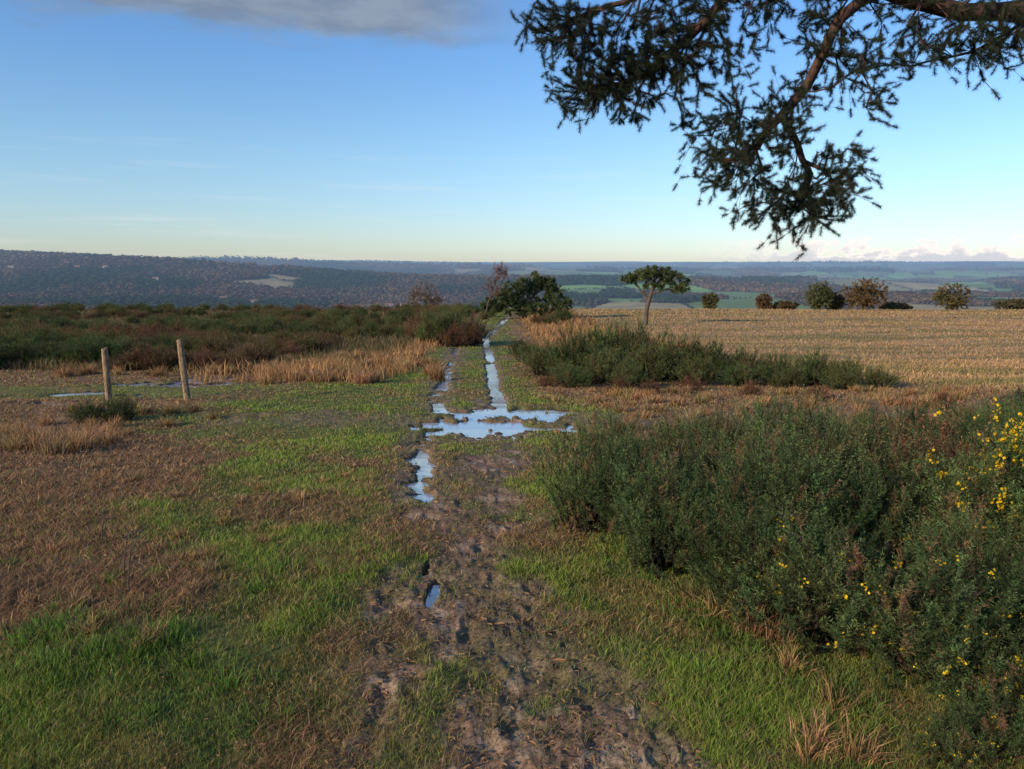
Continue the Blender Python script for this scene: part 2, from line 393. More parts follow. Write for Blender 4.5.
def pebbles():
    ph=(1+5**.5)/2
    iv=np.array([(-1,ph,0),(1,ph,0),(-1,-ph,0),(1,-ph,0),(0,-1,ph),(0,1,ph),(0,-1,-ph),(0,1,-ph),(ph,0,-1),(ph,0,1),(-ph,0,-1),(-ph,0,1)])/1.9
    ff=np.array([(0,11,5),(0,5,1),(0,1,7),(0,7,10),(0,10,11),(1,5,9),(5,11,4),(11,10,2),(10,7,6),(7,1,8),(3,9,4),(3,4,2),(3,2,6),(3,6,8),(3,8,9),(4,9,5),(2,4,11),(6,2,10),(8,6,7),(9,8,1)])
    N=7000; x,y=sample(N,1.9,13,.6); k=rng.random(N)<pathmask(x,y)*.9; x,y=x[k],y[k]; N=len(x)
    z=Hg(x,y); s=rng.uniform(.002,.008,N)*(1+y*.04); s[rng.random(N)<.03]*=2
    V=(iv[None]*rng.uniform(.6,1.25,(N,12,1))*s[:,None,None]*np.array([1.2,1,.7])+np.stack([x,y,z],1)[:,None]).reshape(-1,3)
    F=(ff[None]+np.arange(N)[:,None,None]*12).reshape(-1,3)
    cc=C(.25,.18,.12)*rng.uniform(.5,1.6,N)[:,None]
    obj("gravel",mesh("gravel",V,F,np.repeat(cc,12,0)),M_grass)
pebbles()

# ------------------------------------------------------------ gorse
def unit(v): return v/np.maximum(np.linalg.norm(v,axis=-1,keepdims=True),1e-9)
def spikes(acc,base,dirs,L,nsp,sl,sw,cbase,ctip):
    n=len(base); t=np.tile(np.linspace(.05,1,nsp),(n,1))+rng.uniform(-.03,.03,(n,nsp))
    p=base[:,None]+dirs[:,None]*(t*L[:,None])[...,None]
    rd=rng.normal(size=(n,nsp,3)); d=unit(unit(rd-dirs[:,None]*(rd*dirs[:,None]).sum(-1,keepdims=True))+dirs[:,None]*.75)
    s=sl*rng.uniform(.6,1.2,(n,nsp,1))*(1.15-.6*t[...,None])
    side=unit(np.cross(d,rng.normal(size=d.shape)))*sw
    tip=p+d*s
    V=np.stack([p-side,p+side,tip],2).reshape(-1,3)
    c=(cbase[:,None]*(1-t[...,None])+ctip[:,None]*t[...,None])*rng.uniform(.65,1.3,(n,nsp,1))
    c=np.repeat(c[:,:,None],3,2); c[:,:,2]*=1.25
    acc.add(V,np.arange(len(V)).reshape(-1,3),c.reshape(-1,3))
    side=unit(np.cross(dirs,rng.normal(size=dirs.shape)))*sw*1.3
    V=np.stack([base-side,base+side,base+dirs*L[:,None]],1).reshape(-1,3)
    acc.add(V,np.arange(len(V)).reshape(-1,3),np.repeat(cbase*.8,3,0))
def gorse_mesh(name,seed,nshoot=150,flowers=0,R=.5,Ht=.7,detail=1.,green=(.07,.105,.036),dead_f=.08,fs=.010):
    global rng
    old=rng; rng=np.random.default_rng(seed); acc=Acc()
    n=nshoot; a=rng.uniform(0,6.28,n); e=np.arccos(rng.uniform(0.0,1,n)**.8)
    o=np.stack([np.sin(e)*np.cos(a),np.sin(e)*np.sin(a),np.cos(e)],1)
    lump=.55+.75*vn(a*1.6+seed,e*3.2,seed)
    rad=rng.uniform(.35,.95,n)**.7*lump
    base=o*rad[:,None]*np.array([R,R,Ht])*.8; base[:,2]+=.03
    d=unit(o*.55+np.array([0,0,.85])+rng.normal(0,.26,(n,3)))
    L=rng.uniform(.12,.44,n)*(R/.5)
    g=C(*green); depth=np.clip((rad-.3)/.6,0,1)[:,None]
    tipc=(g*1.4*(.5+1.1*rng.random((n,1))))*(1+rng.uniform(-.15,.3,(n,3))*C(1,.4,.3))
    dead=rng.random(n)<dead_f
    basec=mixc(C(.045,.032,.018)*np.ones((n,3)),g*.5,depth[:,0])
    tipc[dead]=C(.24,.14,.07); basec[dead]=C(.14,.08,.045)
    spikes(acc,base,d,L,int(44*detail),.040,.0023/detail**.5,basec,tipc)
    m=6 if detail>.6 else 4; tt=rng.uniform(.1,.85,(n,m))
    sb=(base[:,None]+d[:,None]*(tt*L[:,None])[...,None]).reshape(-1,3)
    sd=unit(np.repeat(d,m,0)*.95+unit(rng.normal(size=(n*m,3)))*.7+np.array([0,0,.25]))
    spikes(acc,sb,sd,np.repeat(L,m)*rng.uniform(.2,.5,n*m),int(15*detail),.030,.0021/detail**.5,np.repeat(basec,m,0),np.repeat(tipc,m,0))
    k=40; bb=rng.normal(0,.07*R/.5,(k,3)); bb[:,2]=-.05; tgt=base[rng.integers(0,n,k)]
    dd=tgt-bb; side=unit(np.cross(dd,rng.normal(size=dd.shape)))*.006
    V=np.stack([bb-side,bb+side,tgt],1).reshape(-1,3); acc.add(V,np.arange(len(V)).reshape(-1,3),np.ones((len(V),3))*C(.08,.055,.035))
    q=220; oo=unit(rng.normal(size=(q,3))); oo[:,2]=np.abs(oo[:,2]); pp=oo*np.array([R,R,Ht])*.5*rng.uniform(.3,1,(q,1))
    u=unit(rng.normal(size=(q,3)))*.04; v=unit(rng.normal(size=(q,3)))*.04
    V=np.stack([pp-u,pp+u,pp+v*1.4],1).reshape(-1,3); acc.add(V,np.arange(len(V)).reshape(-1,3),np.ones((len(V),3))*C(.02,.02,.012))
    if flowers:
        idx=rng.integers(0,n,flowers); idx=idx[np.argsort(-base[idx][:,2])][:max(3,int(flowers*.8))]; kf=len(idx)
        fb=base[idx]+d[idx]*(L[idx]*rng.uniform(.5,1.0,kf))[:,None]
        for _ in range(7):
            c0=fb+rng.normal(0,.013,fb.shape)
            u=unit(rng.normal(size=fb.shape))*fs; v=unit(np.cross(u,rng.normal(size=fb.shape)))*fs
            V=np.stack([c0-u,c0-v,c0+u,c0+v],1).reshape(-1,3); b=np.arange(kf)[:,None]*4
            acc.add(V,np.concatenate([b+[0,1,2],b+[0,2,3]]),np.ones((len(V),3))*C(.78,.48,.012)*rng.uniform(.7,1.1,(len(V),1)))
    me=acc.mesh(name); rng=old; me.materials.append(M_gorse); return me
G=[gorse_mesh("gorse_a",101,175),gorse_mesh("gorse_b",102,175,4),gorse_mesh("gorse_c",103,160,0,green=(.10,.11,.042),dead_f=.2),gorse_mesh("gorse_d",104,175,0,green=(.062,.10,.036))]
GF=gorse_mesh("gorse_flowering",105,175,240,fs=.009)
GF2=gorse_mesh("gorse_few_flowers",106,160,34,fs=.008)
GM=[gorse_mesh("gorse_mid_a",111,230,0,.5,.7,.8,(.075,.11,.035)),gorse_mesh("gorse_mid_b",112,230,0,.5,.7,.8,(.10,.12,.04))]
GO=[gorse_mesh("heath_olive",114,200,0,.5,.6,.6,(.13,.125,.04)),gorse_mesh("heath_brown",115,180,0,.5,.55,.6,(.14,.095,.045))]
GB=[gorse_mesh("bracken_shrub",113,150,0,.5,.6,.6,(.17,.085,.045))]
def put(me,x,y,s,sz=1.,name="gorse_bush",parent=None):
    o=D.objects.new(name,me); scene.collection.objects.link(o)
    z=float(Hg(np.array(float(x)),np.array(float(y))))
    o.location=(x,y,z-.03); o.scale=(s,s,s*sz); o.rotation_euler=(random.uniform(-.1,.1),random.uniform(-.1,.1),random.uniform(0,6.28))
    if parent: o.parent=parent
    return o
def fx(y): return float(np.interp(y,[2.2,2.9,3.4,4.0,4.6,6,8,9.3],[1.55,1.25,1.02,.68,.42,.40,.9,2.0]))
pts=[]; tries=0
while tries<7000:
    tries+=1
    y=random.uniform(2.1,9.6); x=random.uniform(.5,8)
    if x<fx(y)+.1 or x>1.1*y+1.2: continue
    if float(fbm(np.array(x*.9),np.array(y*.9),160,2))<.20: continue
    if all((x-a)**2+(y-b)**2>(.33+.02*y)**2 for a,b in pts): pts.append((x,y))
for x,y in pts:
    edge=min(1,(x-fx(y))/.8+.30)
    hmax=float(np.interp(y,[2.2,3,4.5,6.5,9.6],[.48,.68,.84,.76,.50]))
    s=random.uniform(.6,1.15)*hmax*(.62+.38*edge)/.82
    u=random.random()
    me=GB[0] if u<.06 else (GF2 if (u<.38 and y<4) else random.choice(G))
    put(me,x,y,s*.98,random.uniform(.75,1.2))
for x,y,s in [(2.80,3.95,1.0),(3.1,4.25,1.1),(3.5,4.7,1.1)]: put(GF,x,y,s,1.05)
for x,y,s in [(1.75,2.75,.45),(1.95,3.1,.5),(1.45,2.3,.28),(1.85,2.45,.42)]: put(GF2,x,y,s)
for x,y,s,q in [(.9,20.5,1.5,.8),(1.7,19.6,1.9,.95),(2.6,19.8,2.1,.95),(3.4,20.4,2.0,1.),(2.2,18.2,1.5,.8),(3.3,18.6,1.7,.8),(4.3,19.5,1.9,.85),(5.1,19.6,1.7,.8),(5.9,19.2,1.5,.8),(4.4,18.0,1.2,.8),
                (6.6,18.6,1.3,.8),(7.2,18.0,1.4,.85),(7.8,17.6,1.2,.8),(8.4,17.2,1.0,.7),(6.4,17.4,1.0,.7),(7.4,16.8,.9,.7),(5.4,17.8,1.1,.7),(.6,25,1.3,.7),(.3,28,1.2,.7),(1.3,18.2,1.1,.7),(.9,23,1.2,.7),(1.4,17.2,.9,.8),(2.6,16.9,1.,.8)]:
    put(random.choice(GM),x,y,s,q)
for x,y,s in [(2.3,16.0,.7),(2.9,15.6,.6),(4.9,15.4,.6),(1.2,21,.9),(5.9,14.5,.6),(3.9,16.4,.7),(1.6,4.9,.6),(1.25,6.4,.8),(2.1,7.4,.8),(3.2,8.3,.7),(1.0,7.4,.6),(.8,17.5,.6),(7.5,13,.6),(9.6,14,.6),(10.5,14.5,.7),(8.3,12.3,.6)]:
    put(GB[0],x,y,s,.75,"dead_bracken")
for x,y,s,q in [(-3.6,36,1.9,1.2),(-2.9,37,2.0,1.25),(-2.3,38.5,1.8,1.1),(-4.1,38,1.6,1.)]: put(random.choice(GM),x,y,s,q)
for x,y,s in [(-2.0,36,1.7),(-2.6,34.5,1.5),(-1.9,38,2.0),(-5.2,42,2.)]: put(GB[0],x,y,s,1.,"dead_bracken")
put(GM[0],-6.1,11.6,.7,.8); put(GM[0],-6.5,11.4,.55,.9)
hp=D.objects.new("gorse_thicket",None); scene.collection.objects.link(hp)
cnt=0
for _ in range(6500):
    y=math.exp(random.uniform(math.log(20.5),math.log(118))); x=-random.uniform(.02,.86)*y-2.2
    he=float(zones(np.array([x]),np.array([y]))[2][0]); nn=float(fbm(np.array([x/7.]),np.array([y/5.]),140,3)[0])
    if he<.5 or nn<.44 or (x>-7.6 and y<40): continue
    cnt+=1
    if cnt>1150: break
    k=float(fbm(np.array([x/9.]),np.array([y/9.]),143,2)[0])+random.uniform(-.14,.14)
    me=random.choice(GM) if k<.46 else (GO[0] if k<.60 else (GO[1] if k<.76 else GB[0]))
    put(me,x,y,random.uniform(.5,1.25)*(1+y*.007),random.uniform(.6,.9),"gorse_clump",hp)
for _ in range(50):
    y=random.uniform(60,112); x=random.uniform(-14,5)
    if abs(x+.8)<1.4: continue
    put(random.choice(GM+GO),x,y,random.uniform(1.2,2.2),.8,"gorse_clump",hp)

# ------------------------------------------------------------ trees
def grow(main,targets,rtip=.004,rpow=.45,bend=.12,step=.25):
    nodes=[];par=[]
    for line in main:
        line=[np.array(p,float) for p in line]
        prev=-1
        if nodes:
            A=np.array(nodes); prev=int(np.argmin(((A-line[0])**2).sum(1)))
        for k,pnt in enumerate(line):
            if k==0: 
                if prev>=0: continue
                nodes.append(pnt); par.append(-1); prev=0; continue
            a=nodes[prev]; m=max(1,int(np.linalg.norm(pnt-a)/step)); a0=a.copy()
            for q in range(1,m+1):
                nodes.append(a0+(pnt-a0)*q/m+(rng.normal(0,step*.06,3) if q<m else 0)); par.append(prev); prev=len(nodes)-1
    A=np.array(nodes)
    d0=np.sqrt(((targets[:,None]-A[None])**2).sum(-1)).min(1); order=np.argsort(d0)
    cap=len(A)+len(targets)*6; B=np.zeros((cap,3)); B[:len(A)]=A; n=len(A); par=list(par)+[0]*(cap-len(par)); tips=[]
    for ti in order:
        t=targets[ti]; dd=((B[:n]-t)**2).sum(1); j=int(np.argmin(dd)); 
        if par[j]>=0 and rng.random()<.6: j=par[j]
        a=B[j].copy(); L=float(np.linalg.norm(t-a)); m=min(5,max(1,int(L/step)))
        off=rng.normal(0,L*bend,3); prev=j
        for q in range(1,m+1):
            f=q/m; B[n]=a+(t-a)*f+off*math.sin(f*math.pi); par[n]=prev; prev=n; n+=1
        tips.append(prev)
    B=B[:n]; par=np.array(par[:n]); cntt=np.zeros(n)
    for i in tips: cntt[i]+=1
    for i in range(n-1,0,-1):
        if par[i]>=0: cntt[par[i]]+=cntt[i]
    rad=rtip*np.maximum(cntt,1)**rpow
    return B,par,rad,np.array(tips)
def tubes(B,par,rad,sides=6):
    idx=np.array([i for i in range(len(B)) if par[i]>=0]); a=B[par[idx]]; b=B[idx]; d=unit(b-a)
    ref=np.where(np.abs(d[:,2:3])>.9,np.array([1.,0,0]),np.array([0,0,1.])); u=unit(np.cross(d,ref)); v=np.cross(d,u)
    th=np.arange(sides)*2*math.pi/sides; ring=u[:,None]*np.cos(th)[None,:,None]+v[:,None]*np.sin(th)[None,:,None]
    ra=np.minimum(rad[par[idx]],rad[idx]*1.35)[:,None,None]; rb=rad[idx][:,None,None]
    V=np.concatenate([a[:,None]-d[:,None]*ra*.2+ring*ra,b[:,None]+d[:,None]*rb*.3+ring*rb],1).reshape(-1,3)
    k=np.arange(len(idx))[:,None]*sides*2; F=[]
    for s in range(sides):
        s2=(s+1)%sides; F.append(np.concatenate([k+s,k+s2,k+sides+s2,k+sides+s],1))
    return V,np.concatenate(F)
def needles(acc,pos,dirs,L,nn,nl,nw,c):
    n=len(pos); t=rng.uniform(0,1,(n,nn)); p=pos[:,None]-dirs[:,None]*(t*L)[...,None]
    rd=rng.normal(size=(n,nn,3)); d=unit(unit(rd)*.9+dirs[:,None]*.65)
    s=nl*rng.uniform(.5,1.2,(n,nn,1)); side=unit(np.cross(d,rng.normal(size=d.shape)))*nw
    V=np.stack([p-side,p+side,p+d*s],2).reshape(-1,3)
    cc=np.repeat((c[:,None]*rng.uniform(.5,1.5,(n,nn,1)))[:,:,None],3,2).reshape(-1,3)
    acc.add(V,np.arange(len(V)).reshape(-1,3),cc)
def ell(cx,cy,cz,rx,ry,rz,n):
    o=unit(rng.normal(size=(n,3)))*rng.uniform(0,1,(n,1))**.4
    return np.array([cx,cy,cz])+o*np.array([rx,ry,rz])
def tree(name,loc,main,targets,r0,rpow,tuft,bark,foli_col,leafmat=M_needle,step=.25,sides=6,bend=.12):
    e=D.objects.new(name,None); scene.collection.objects.link(e); e.location=loc
    B,par,rad,tips=grow(main,targets,r0,rpow,bend,step)
    V,F=tubes(B,par,rad,sides); obj("trunk_and_limbs",mesh(name+"_wood",V,F,None,True),bark,e)
    if tuft:
        L,nn,nl,nw=tuft; acc=Acc(); dirs=unit(B[tips]-B[par[tips]]+np.array([0,0,.001]))
        c=C(*foli_col)*rng.uniform(.55,1.45,(len(tips),1))*(.7+.6*vn(B[tips][:,0]*1.5,B[tips][:,2]*1.5,5))[:,None]
        needles(acc,B[tips],dirs,L,nn,nl,nw,c)
        obj("foliage",acc.mesh(name+"_foliage"),leafmat,e)
    return e

main=[[(7.9,7.4,-.6),(7.8,7.4,1.5),(7.9,7.3,3.4),(7.7,7.2,5.5),(7.9,7.1,8),(7.8,7.0,10)],
      [(7.9,7.3,3.4),(6.4,7.2,3.75),(5.2,7.0,3.85),(4.5,7.0,3.82),(3.9,7.0,3.80),(3.45,7.0,3.90),(3.0,6.9,4.0),(2.4,6.8,4.06),(1.8,6.8,4.02),(1.1,6.9,3.9),(.55,7.0,3.76)],
      [(3.1,6.95,3.96),(2.85,7.0,3.75),(2.72,7.05,3.45),(2.62,7.1,3.2),(2.42,7.1,2.95),(2.28,7.1,2.82),(2.15,7.1,2.55)],
      [(2.42,7.1,2.95),(2.6,7.15,2.7),(2.75,7.2,2.45),(2.7,7.2,2.2)],
      [(1.9,6.8,4.0),(1.55,6.95,3.6),(1.2,7.05,3.3),(.8,7.1,3.2)],
      [(4.6,7.0,3.8),(4.2,7.3,3.55),(3.7,7.4,3.45)],
      [(7.8,7.1,8),(5.5,5.5,8.6),(3.5,4,8.4)],[(7.8,7.2,6.5),(9.5,8.5,7.4),(11,9.5,7.5)],[(7.8,7.2,5.8),(7.0,4.6,6.4),(6.0,2.2,6.5)],[(7.8,7.2,7),(6.2,9.5,7.8),(4.8,11.5,8)]]
E=[(.45,3.62,.40,.28,84),(1.05,3.38,.52,.36,140),(.62,3.12,.30,.18,44),(1.6,3.5,.6,.36,90),(2.0,2.55,.40,.30,90),(2.5,2.12,.50,.22,95),(2.85,2.42,.30,.27,56),
   (2.3,2.9,.4,.28,56),(1.75,2.98,.26,.24,34),(2.8,3.38,.36,.34,38),(3.35,3.48,.38,.34,42),(3.95,3.58,.42,.26,50),(4.35,3.55,.28,.30,44),(2.2,3.85,1.3,.22,90),(3.2,3.08,.16,.20,12),(1.0,2.98,.26,.12,14),(3.0,3.98,1.4,.18,50)]
T=np.vstack([ell(cx,7.0,cz,rx,.65,rz,n) for cx,cz,rx,rz,n in E])
subs=[T]+[T+rng.normal(0,.09,T.shape) for _ in range(3)]
T=np.vstack(subs+[ell(3.4,4,8.5,1.8,1.8,.7,110),ell(11,9.5,7.8,1.6,1.5,.8,80),ell(6,2.4,6.9,1.6,1.6,.6,80),ell(4.8,11.5,8.3,1.6,1.6,.7,80),ell(7.8,7,10,2.6,2.6,1.2,260)])
tree("pine_tree",(0,0,0),main,T,.0013,.50,(.085,150,.045,.0013),M_bark,(.034,.045,.024),step=.14,sides=5,bend=.08)

def gz(x,y): return float(H(np.array(float(x)),np.array(float(y))))
def place(x,y): return (x,y,gz(x,y))
x,y=10.7,61
main=[[(0,0,-.2),(.05,0,1),(.25,0,2.0),(.5,0,2.9),(.6,0,3.6)],[(.25,0,2.2),(-.6,.2,3.1),(-1.2,.2,3.7)],[(.5,0,2.6),(1.5,-.2,2.9),(2.4,0,3.0)],[(.5,0,2.9),(1.2,0.3,3.7),(1.9,.2,4.2)]]
T=np.vstack([ell(-1.2,0,3.75,1.0,1.0,.40,65),ell(-.2,0,4.15,1.2,1.1,.45,80),ell(.9,0,4.35,1.2,1.1,.5,85),ell(1.9,0,3.9,1.2,1.0,.6,80),ell(2.7,0,3.0,.9,.8,.45,55),ell(.9,0,3.3,1.3,.9,.45,50),ell(3.1,0,3.5,.5,.5,.3,15)])
tree("pine_tree",place(x,y),main,T,.012,.45,(.25,80,.26,.013),M_bark2,(.085,.11,.04),step=.4,bend=.12)
x,y=.9,75
main=[[(0,0,-.2),(.2,0,1.2),(.6,0,2.4)],[(.1,0,.8),(-1.6,0,1.8),(-2.4,0,2.2)],[(.2,0,1.2),(1.8,0,2.8),(2.4,0,3.6)]]
T=np.vstack([ell(-3.0,0,1.2,1.2,1.2,1.0,80),ell(-1.9,0,2.1,.9,1.0,1.0,80),ell(-.9,0,2.6,1.1,1.3,1.3,100),ell(.3,0,3.1,1.0,1.3,1.2,100),ell(1.5,0,3.7,.9,1.3,1.1,100),ell(2.6,0,3.4,.9,1.3,1.0,90),ell(3.3,0,2.3,1.1,1.2,1.2,100),ell(4.2,0,1.3,.9,1.0,1.1,80),ell(.6,0,1.2,3.2,1.2,1.1,260)])
tree("pine_tree",place(x,y),main,T,.012,.42,(.28,80,.30,.016),M_bark2,(.075,.10,.035),step=.5)
main=[[(0,0,-.2),(.3,0,1.5),(.9,0,3.2),(1.5,0,4.6)],[(.5,0,2),(1.6,0,3.2),(2.0,0,4.4)]]
T=np.vstack([ell(1.5,0,4.5,.9,.8,1.1,120),ell(.7,0,3.0,1.0,.8,1.0,90)])
tree("bare_birch_tree",place(-2.6,72),main,T,.007,.42,(.4,16,.30,.008),M_bark2,(.26,.12,.08),step=.4)
def bare(x,y,w,h,col,dens=260,name="hedgerow_tree",leaf=(.45,40,.30,.03),tr=.012):
    main=[[(0,0,-.3),(0,0,h*.2),(.1*w,0,h*.5)],[(0,0,h*.2),(-w*.25,0,h*.45)],[(0,0,h*.2),(w*.25,.1,h*.45)]]
    L=[ell(0,0,h*.47,w*.42,w*.4,h*.40,int(dens*.8))]
    for _ in range(6):
        t=random.uniform(-.36,.36); zc=random.uniform(.18,.8-1.0*abs(t))
        L.append(ell(t*w,random.uniform(-.2,.2)*w,h*zc,w*random.uniform(.12,.2),w*.2,h*random.uniform(.12,.2),int(dens*.13)))
    L.append(ell(0,0,h*.16,w*.40,w*.35,h*.15,int(dens*.25)))
    tree(name,place(x,y),main,np.vstack(L),tr,.42,leaf,M_bark2,col,step=h*.12)
bare(-17.5,150,8.5,9,(.20,.13,.09),300,"bare_oak_tree",(.6,20,.5,.02))
for x,y,w,h,c in [(45.8,114,5.0,5.2,(.08,.09,.035)),(52.5,114,8.8,5.8,(.14,.09,.035)),(49,116,3.6,3.2,(.09,.08,.035)),(30.6,118,3.0,3.2,(.10,.09,.04)),(39,118,3.0,3.2,(.13,.08,.045)),(67,116,6.6,5.2,(.12,.10,.045)),(42.6,119,5,1.8,(.11,.08,.045)),(60,119,5,1.5,(.10,.09,.045)),(78,118,8,2.2,(.09,.08,.04))]:
    bare(x,y,w,h,c,340)
def sapling(x,y,h,n=14,name="bare_shrub"):
    main=[[(0,0,-.02),(.02*h,0,h*.4),(.1*h,0,h*.8)]]
    T=ell(.08,0,h*.7,h*.35,h*.3,h*.35,n)
    tree(name,(x,y,float(Hg(np.array(x),np.array(y)))),main,T,.0014,.42,None,M_bark2,(.1,.1,.1),step=.06,sides=4,bend=.1)
for x,y,h in [(-2.0,3.75,.42),(-2.15,4.0,.35),(-3.6,6.1,.5),(1.35,6.0,.8),(1.9,6.4,1.0),(2.5,7.0,.9),(1.1,5.2,.6),(3.6,8,.8),(-2.6,4.6,.3)]: sapling(x,y,h)

# ------------------------------------------------------------ fence posts
def post(x,y,h,r,lean,seed):
    rs=np.random.default_rng(seed); sides=14; rings=12; V=[];F=[]
    prof=1+rs.normal(0,.05,sides)
    for k in range(rings):
        t=k/(rings-1); z=-.3+t*(h+.3)
        for s in range(sides):
            a=s*2*math.pi/sides; rr=r*prof[s]*(1+.03*math.sin(t*9+s)+rs.normal(0,.012))*(1.05-.1*t)
            zz=z+(0.02*math.cos(a)+rs.normal(0,.004) if k==rings-1 else 0)
            V.append((math.cos(a)*rr+lean[0]*max(z,0),math.sin(a)*rr+lean[1]*max(z,0),zz))
    for k in range(rings-1):
        for s in range(sides):
            s2=(s+1)%sides; F.append((k*sides+s,k*sides+s2,(k+1)*sides+s2,(k+1)*sides+s))
    V.append((lean[0]*h,lean[1]*h,h+.012)); c=len(V)-1
    me=D.meshes.new("fence_post"); F+= [((rings-1)*sides+s,(rings-1)*sides+(s+1)%sides,c) for s in range(sides)]
    me.from_pydata(V,[],F); me.update(); obj("fence_post",me,M_post,loc=(x,y,float(Hg(np.array(x),np.array(y)))))
post(-7.55,14.0,.98,.056,(-.01,.0),1)
post(-6.08,14.0,1.16,.060,(-.07,.02),2)

# ------------------------------------------------------------ distant woodland
def woodland():
    acc=Acc()
    def batch(N,y0,y1,sz,nt_,hedge):
        y=np.sqrt(rng.uniform(y0*y0,y1*y1,N)); x=rng.uniform(-.86,.86,N)*y
        cid,e,wood=valley(x,y)
        k=(wood>.5) if not hedge else ((e<.035)&(wood<.5))
        if hedge: k|=(rng.random(N)<.003)
        x,y=x[k],y[k]; n=len(x); z=H(x,y)
        h=sz*rng.uniform(.6,1.15,n)*(.6 if hedge else 1); w=h*rng.uniform(.4,.7,n)
        o=unit(rng.normal(size=(n,nt_,3))); o[...,2]=np.abs(o[...,2])
        c0=np.stack([x,y,z],1)[:,None]+o*np.stack([w,w,h],1)[:,None]*rng.uniform(.75,1.,(n,nt_,1))
        s=(h*.34)[:,None,None]*rng.uniform(.5,1.2,(n,nt_,1)); u=unit(np.cross(o,rng.normal(size=o.shape))); v=np.cross(o,u)
        V=np.stack([c0-u*s,c0+u*s*.5+v*s,c0+u*s*.6-v*s],2).reshape(-1,3)
        kind=fbm(x/300,y/420,150,3)+rng.uniform(-.05,.05,n)
        cc=mixc(C(.10,.064,.040)*np.ones((n,3)),C(.03,.048,.022)*np.ones((n,3)),ss(.49,.57,kind)); cc=mixc(cc,C(.15,.095,.045)*np.ones((n,3)),ss(.40,.33,kind))
        cc=cc*rng.uniform(.75,1.25,(n,1))
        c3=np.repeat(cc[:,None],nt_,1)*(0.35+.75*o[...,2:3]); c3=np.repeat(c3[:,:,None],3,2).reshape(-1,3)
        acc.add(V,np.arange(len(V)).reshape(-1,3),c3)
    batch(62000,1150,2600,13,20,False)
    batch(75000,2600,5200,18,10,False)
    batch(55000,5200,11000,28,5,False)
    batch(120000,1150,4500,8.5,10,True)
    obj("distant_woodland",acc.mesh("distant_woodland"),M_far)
woodland()

# ------------------------------------------------------------ distant cottages
def flatm(name,c):
    m,nt=newmat(name); g=nt.new('ShaderNodeNewGeometry'); n=nt.noise(g.outputs['Position'],1.2,4)
    col=nt.mix(n,tuple(v*.75 for v in c)+(1,),tuple(v*1.15 for v in c)+(1,))
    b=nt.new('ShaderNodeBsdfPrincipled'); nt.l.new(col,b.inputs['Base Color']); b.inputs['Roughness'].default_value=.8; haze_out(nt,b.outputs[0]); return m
MW=flatm("white_render",(.6,.58,.54)); MR=flatm("tile_roof",(.20,.10,.07)); MG=flatm("window_glass",(.03,.035,.04)); MB=flatm("brick",(.22,.13,.09))
def house(x,y,L,W,h,rot,wallm,name):
    e=D.objects.new(name,None); scene.collection.objects.link(e); e.location=(x,y,gz(x,y)+5); e.rotation_euler=(0,0,rot)
    def part(n,V,F,m):
        me=D.meshes.new(n); me.from_pydata(V,[],F); me.update(); return obj(n,me,m,e)
    l,w=L/2,W/2; rh=h+W*.45
    part("walls",[(-l,-w,-6),(l,-w,-6),(l,w,-6),(-l,w,-6),(-l,-w,h),(l,-w,h),(l,w,h),(-l,w,h),(-l,0,rh),(l,0,rh)],[(0,1,5,4),(2,3,7,6),(1,2,6,9,5),(3,0,4,8,7)],wallm)
    o=.4
    part("roof",[(-l-o,-w-o,h-.2),(l+o,-w-o,h-.2),(l+o,0,rh+.15),(-l-o,0,rh+.15),(l+o,w+o,h-.2),(-l-o,w+o,h-.2)],[(0,1,2,3),(3,2,4,5)],MR)
    V=[];F=[]
    for i in range(4):
        for z0 in (1.0,3.6):
            cx=-l+L*(i+.5)/4
            if z0+1.3>h: continue
            sy=-w-.03
            b=len(V); V+=[(cx-.6,sy,z0),(cx+.6,sy,z0),(cx+.6,sy,z0+1.2),(cx-.6,sy,z0+1.2)]; F.append((b,b+1,b+2,b+3))
    part("windows",V,F,MG)
    part("door",[(-.5,-w-.06,0),(.5,-w-.06,0),(.5,-w-.06,2.1),(-.5,-w-.06,2.1)],[(0,1,2,3)],MR)
    c=.5; zx=l*.6
    part("chimney",[(zx-c,-c,h),(zx+c,-c,h),(zx+c,c,h),(zx-c,c,h),(zx-c,-c,rh+1.6),(zx+c,-c,rh+1.6),(zx+c,c,rh+1.6),(zx-c,c,rh+1.6)],[(0,1,5,4),(1,2,6,5),(2,3,7,6),(3,0,4,7),(4,5,6,7)],MB)
for x,y,L,W,h,r,mm,nm in [(-590,1740,18,9,6,.2,MW,"white_cottage"),(-290,1800,20,9,6,-.1,MW,"white_cottage"),(-262,1840,14,8,6,.4,MW,"white_cottage"),(-1330,2350,16,9,6,.1,MB,"brick_house"),(-1260,2380,16,9,6,-.3,MW,"white_cottage"),(-1420,2450,16,9,6,.5,MB,"brick_house"),
      (-700,1850,16,8,6,.3,MB,"brick_house"),(760,2050,16,9,6,.1,MW,"white_cottage"),(-1000,2150,16,9,6,.1,MW,"white_cottage"),(-1500,2300,16,9,6,.1,MW,"white_cottage")]:
    house(x,y,L,W,h,r,mm,nm)

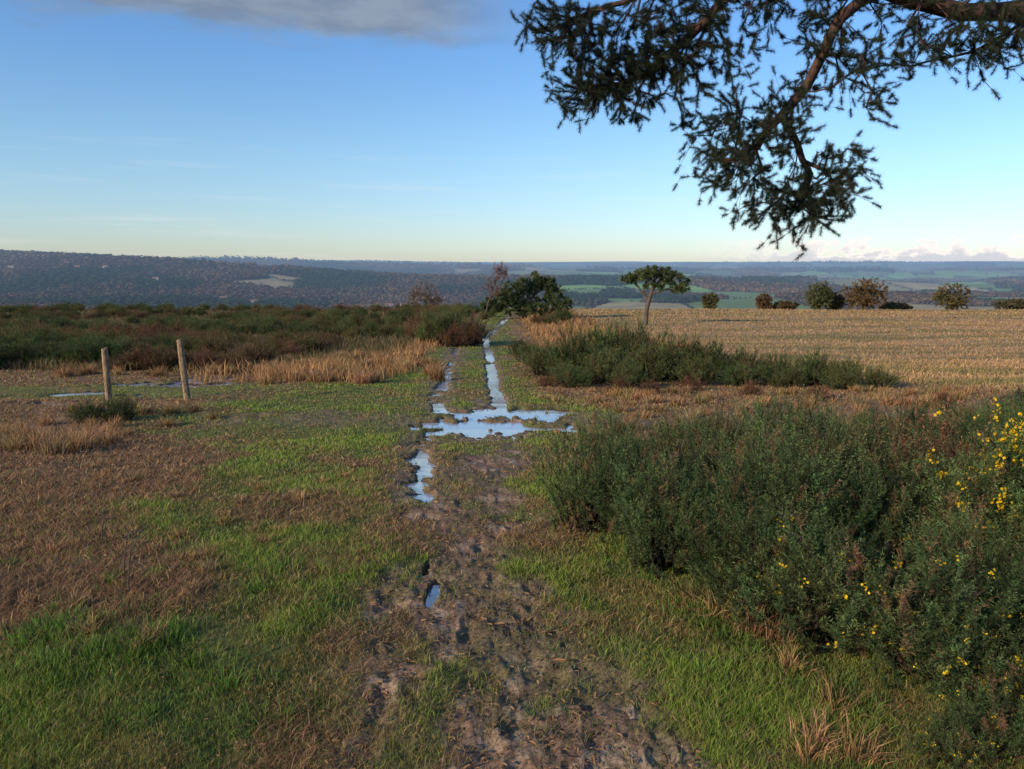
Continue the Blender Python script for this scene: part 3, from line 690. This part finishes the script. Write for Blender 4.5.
# ------------------------------------------------------------ light and sky
SUN_EL=math.radians(20); SUN_AZ=math.radians(-128)
sv=Vector((math.sin(SUN_AZ)*math.cos(SUN_EL),math.cos(SUN_AZ)*math.cos(SUN_EL),math.sin(SUN_EL)))
sl=D.lights.new("sun",'SUN'); sl.energy=4.9; sl.angle=math.radians(.6); sl.color=(1,.82,.59)
so=D.objects.new("sun",sl); scene.collection.objects.link(so); so.rotation_euler=sv.to_track_quat('Z','Y').to_euler(); so.location=(-20,-20,20)
w=D.worlds.new("World"); scene.world=w; w.use_nodes=True; w.node_tree.nodes.clear(); nt=NT(w.node_tree)
sky=nt.new('ShaderNodeTexSky',sky_type='NISHITA'); sky.sun_disc=False; sky.sun_elevation=SUN_EL; sky.sun_rotation=SUN_AZ; sky.altitude=200; sky.air_density=1.0; sky.dust_density=.35; sky.ozone_density=2.0
tc=nt.new('ShaderNodeTexCoord'); sp=nt.new('ShaderNodeSeparateXYZ'); nt.l.new(tc.outputs['Generated'],sp.inputs[0])
az=nt.m('ARCTAN2',sp.outputs[0],sp.outputs[1]); el=nt.m('ARCSINE',sp.outputs[2])
def cvec(sx,sy):
    c=nt.new('ShaderNodeCombineXYZ'); nt.l.new(nt.m('MULTIPLY',az,sx),c.inputs[0]); nt.l.new(nt.m('MULTIPLY',el,sy),c.inputs[1]); return c.outputs[0]
t1=nt.mix(nt.sstep(el,-.02,.16),(.74,.83,1.08,1),(.80,.97,1.12,1))
tint=nt.mix(nt.sstep(el,.10,.38),t1,(.64,.97,1.34,1))
col=nt.mix(1.,sky.outputs[0],tint,'MULTIPLY')
n1=nt.noise(cvec(5,22),1.6,6,.6)
e1=nt.m('ADD',el,nt.m('MULTIPLY',nt.m('SUBTRACT',n1,.5),.07))
m1=nt.m('MULTIPLY',nt.sstep(e1,.250,.286),nt.m('MULTIPLY',nt.sstep(az,-.76,-.54),nt.m('SUBTRACT',1.,nt.sstep(az,-.14,.06))))
ccol=nt.mix(nt.sstep(nt.noise(cvec(4,14),2.4,5,.6),.35,.65),(1.4,1.75,2.3,1),(2.0,2.35,2.8,1))
col=nt.mix(nt.m('MULTIPLY',m1,.88),col,ccol)
# bank of low cumulus on the right-hand horizon
n2=nt.noise(cvec(26,50),1.3,7,.62)
top=nt.m('MULTIPLY_ADD',nt.sstep(n2,.38,.64),.026,.008)
hgt=nt.m('DIVIDE',el,top)
m2=nt.m('MULTIPLY',nt.m('SUBTRACT',1.,nt.sstep(hgt,.82,1.05)),nt.m('MULTIPLY',nt.sstep(az,.20,.42),nt.sstep(el,-.004,.002)))
ccol2=nt.mix(nt.sstep(hgt,.25,.85),(4.3,4.4,4.9,1),(7.2,6.5,6.2,1))
col=nt.mix(nt.m('MULTIPLY',m2,.9),col,ccol2)
n3=nt.noise(cvec(3,60),1.2,5,.6)
m3=nt.m('MULTIPLY',nt.sstep(n3,.52,.70),nt.m('MULTIPLY',nt.sstep(el,-.01,.005),nt.m('SUBTRACT',1.,nt.sstep(el,.02,.2))))
col=nt.mix(nt.m('MULTIPLY',m3,.22),col,(5.8,5.8,5.9,1))
bg=nt.new('ShaderNodeBackground'); nt.l.new(col,bg.inputs[0]); bg.inputs[1].default_value=.15
o=nt.new('ShaderNodeOutputWorld'); nt.l.new(bg.outputs[0],o.inputs[0])

scene.view_settings.view_transform='Standard'; scene.view_settings.look='None'; scene.view_settings.exposure=0
cd=D.cameras.new("camera"); cam=D.objects.new("camera",cd); scene.collection.objects.link(cam)
cd.sensor_width=36; cd.lens=759/1024*36; cd.clip_start=.05; cd.clip_end=60000
cam.location=(0,0,1.65); cam.rotation_euler=(math.radians(90-9.1),0,0); scene.camera=cam
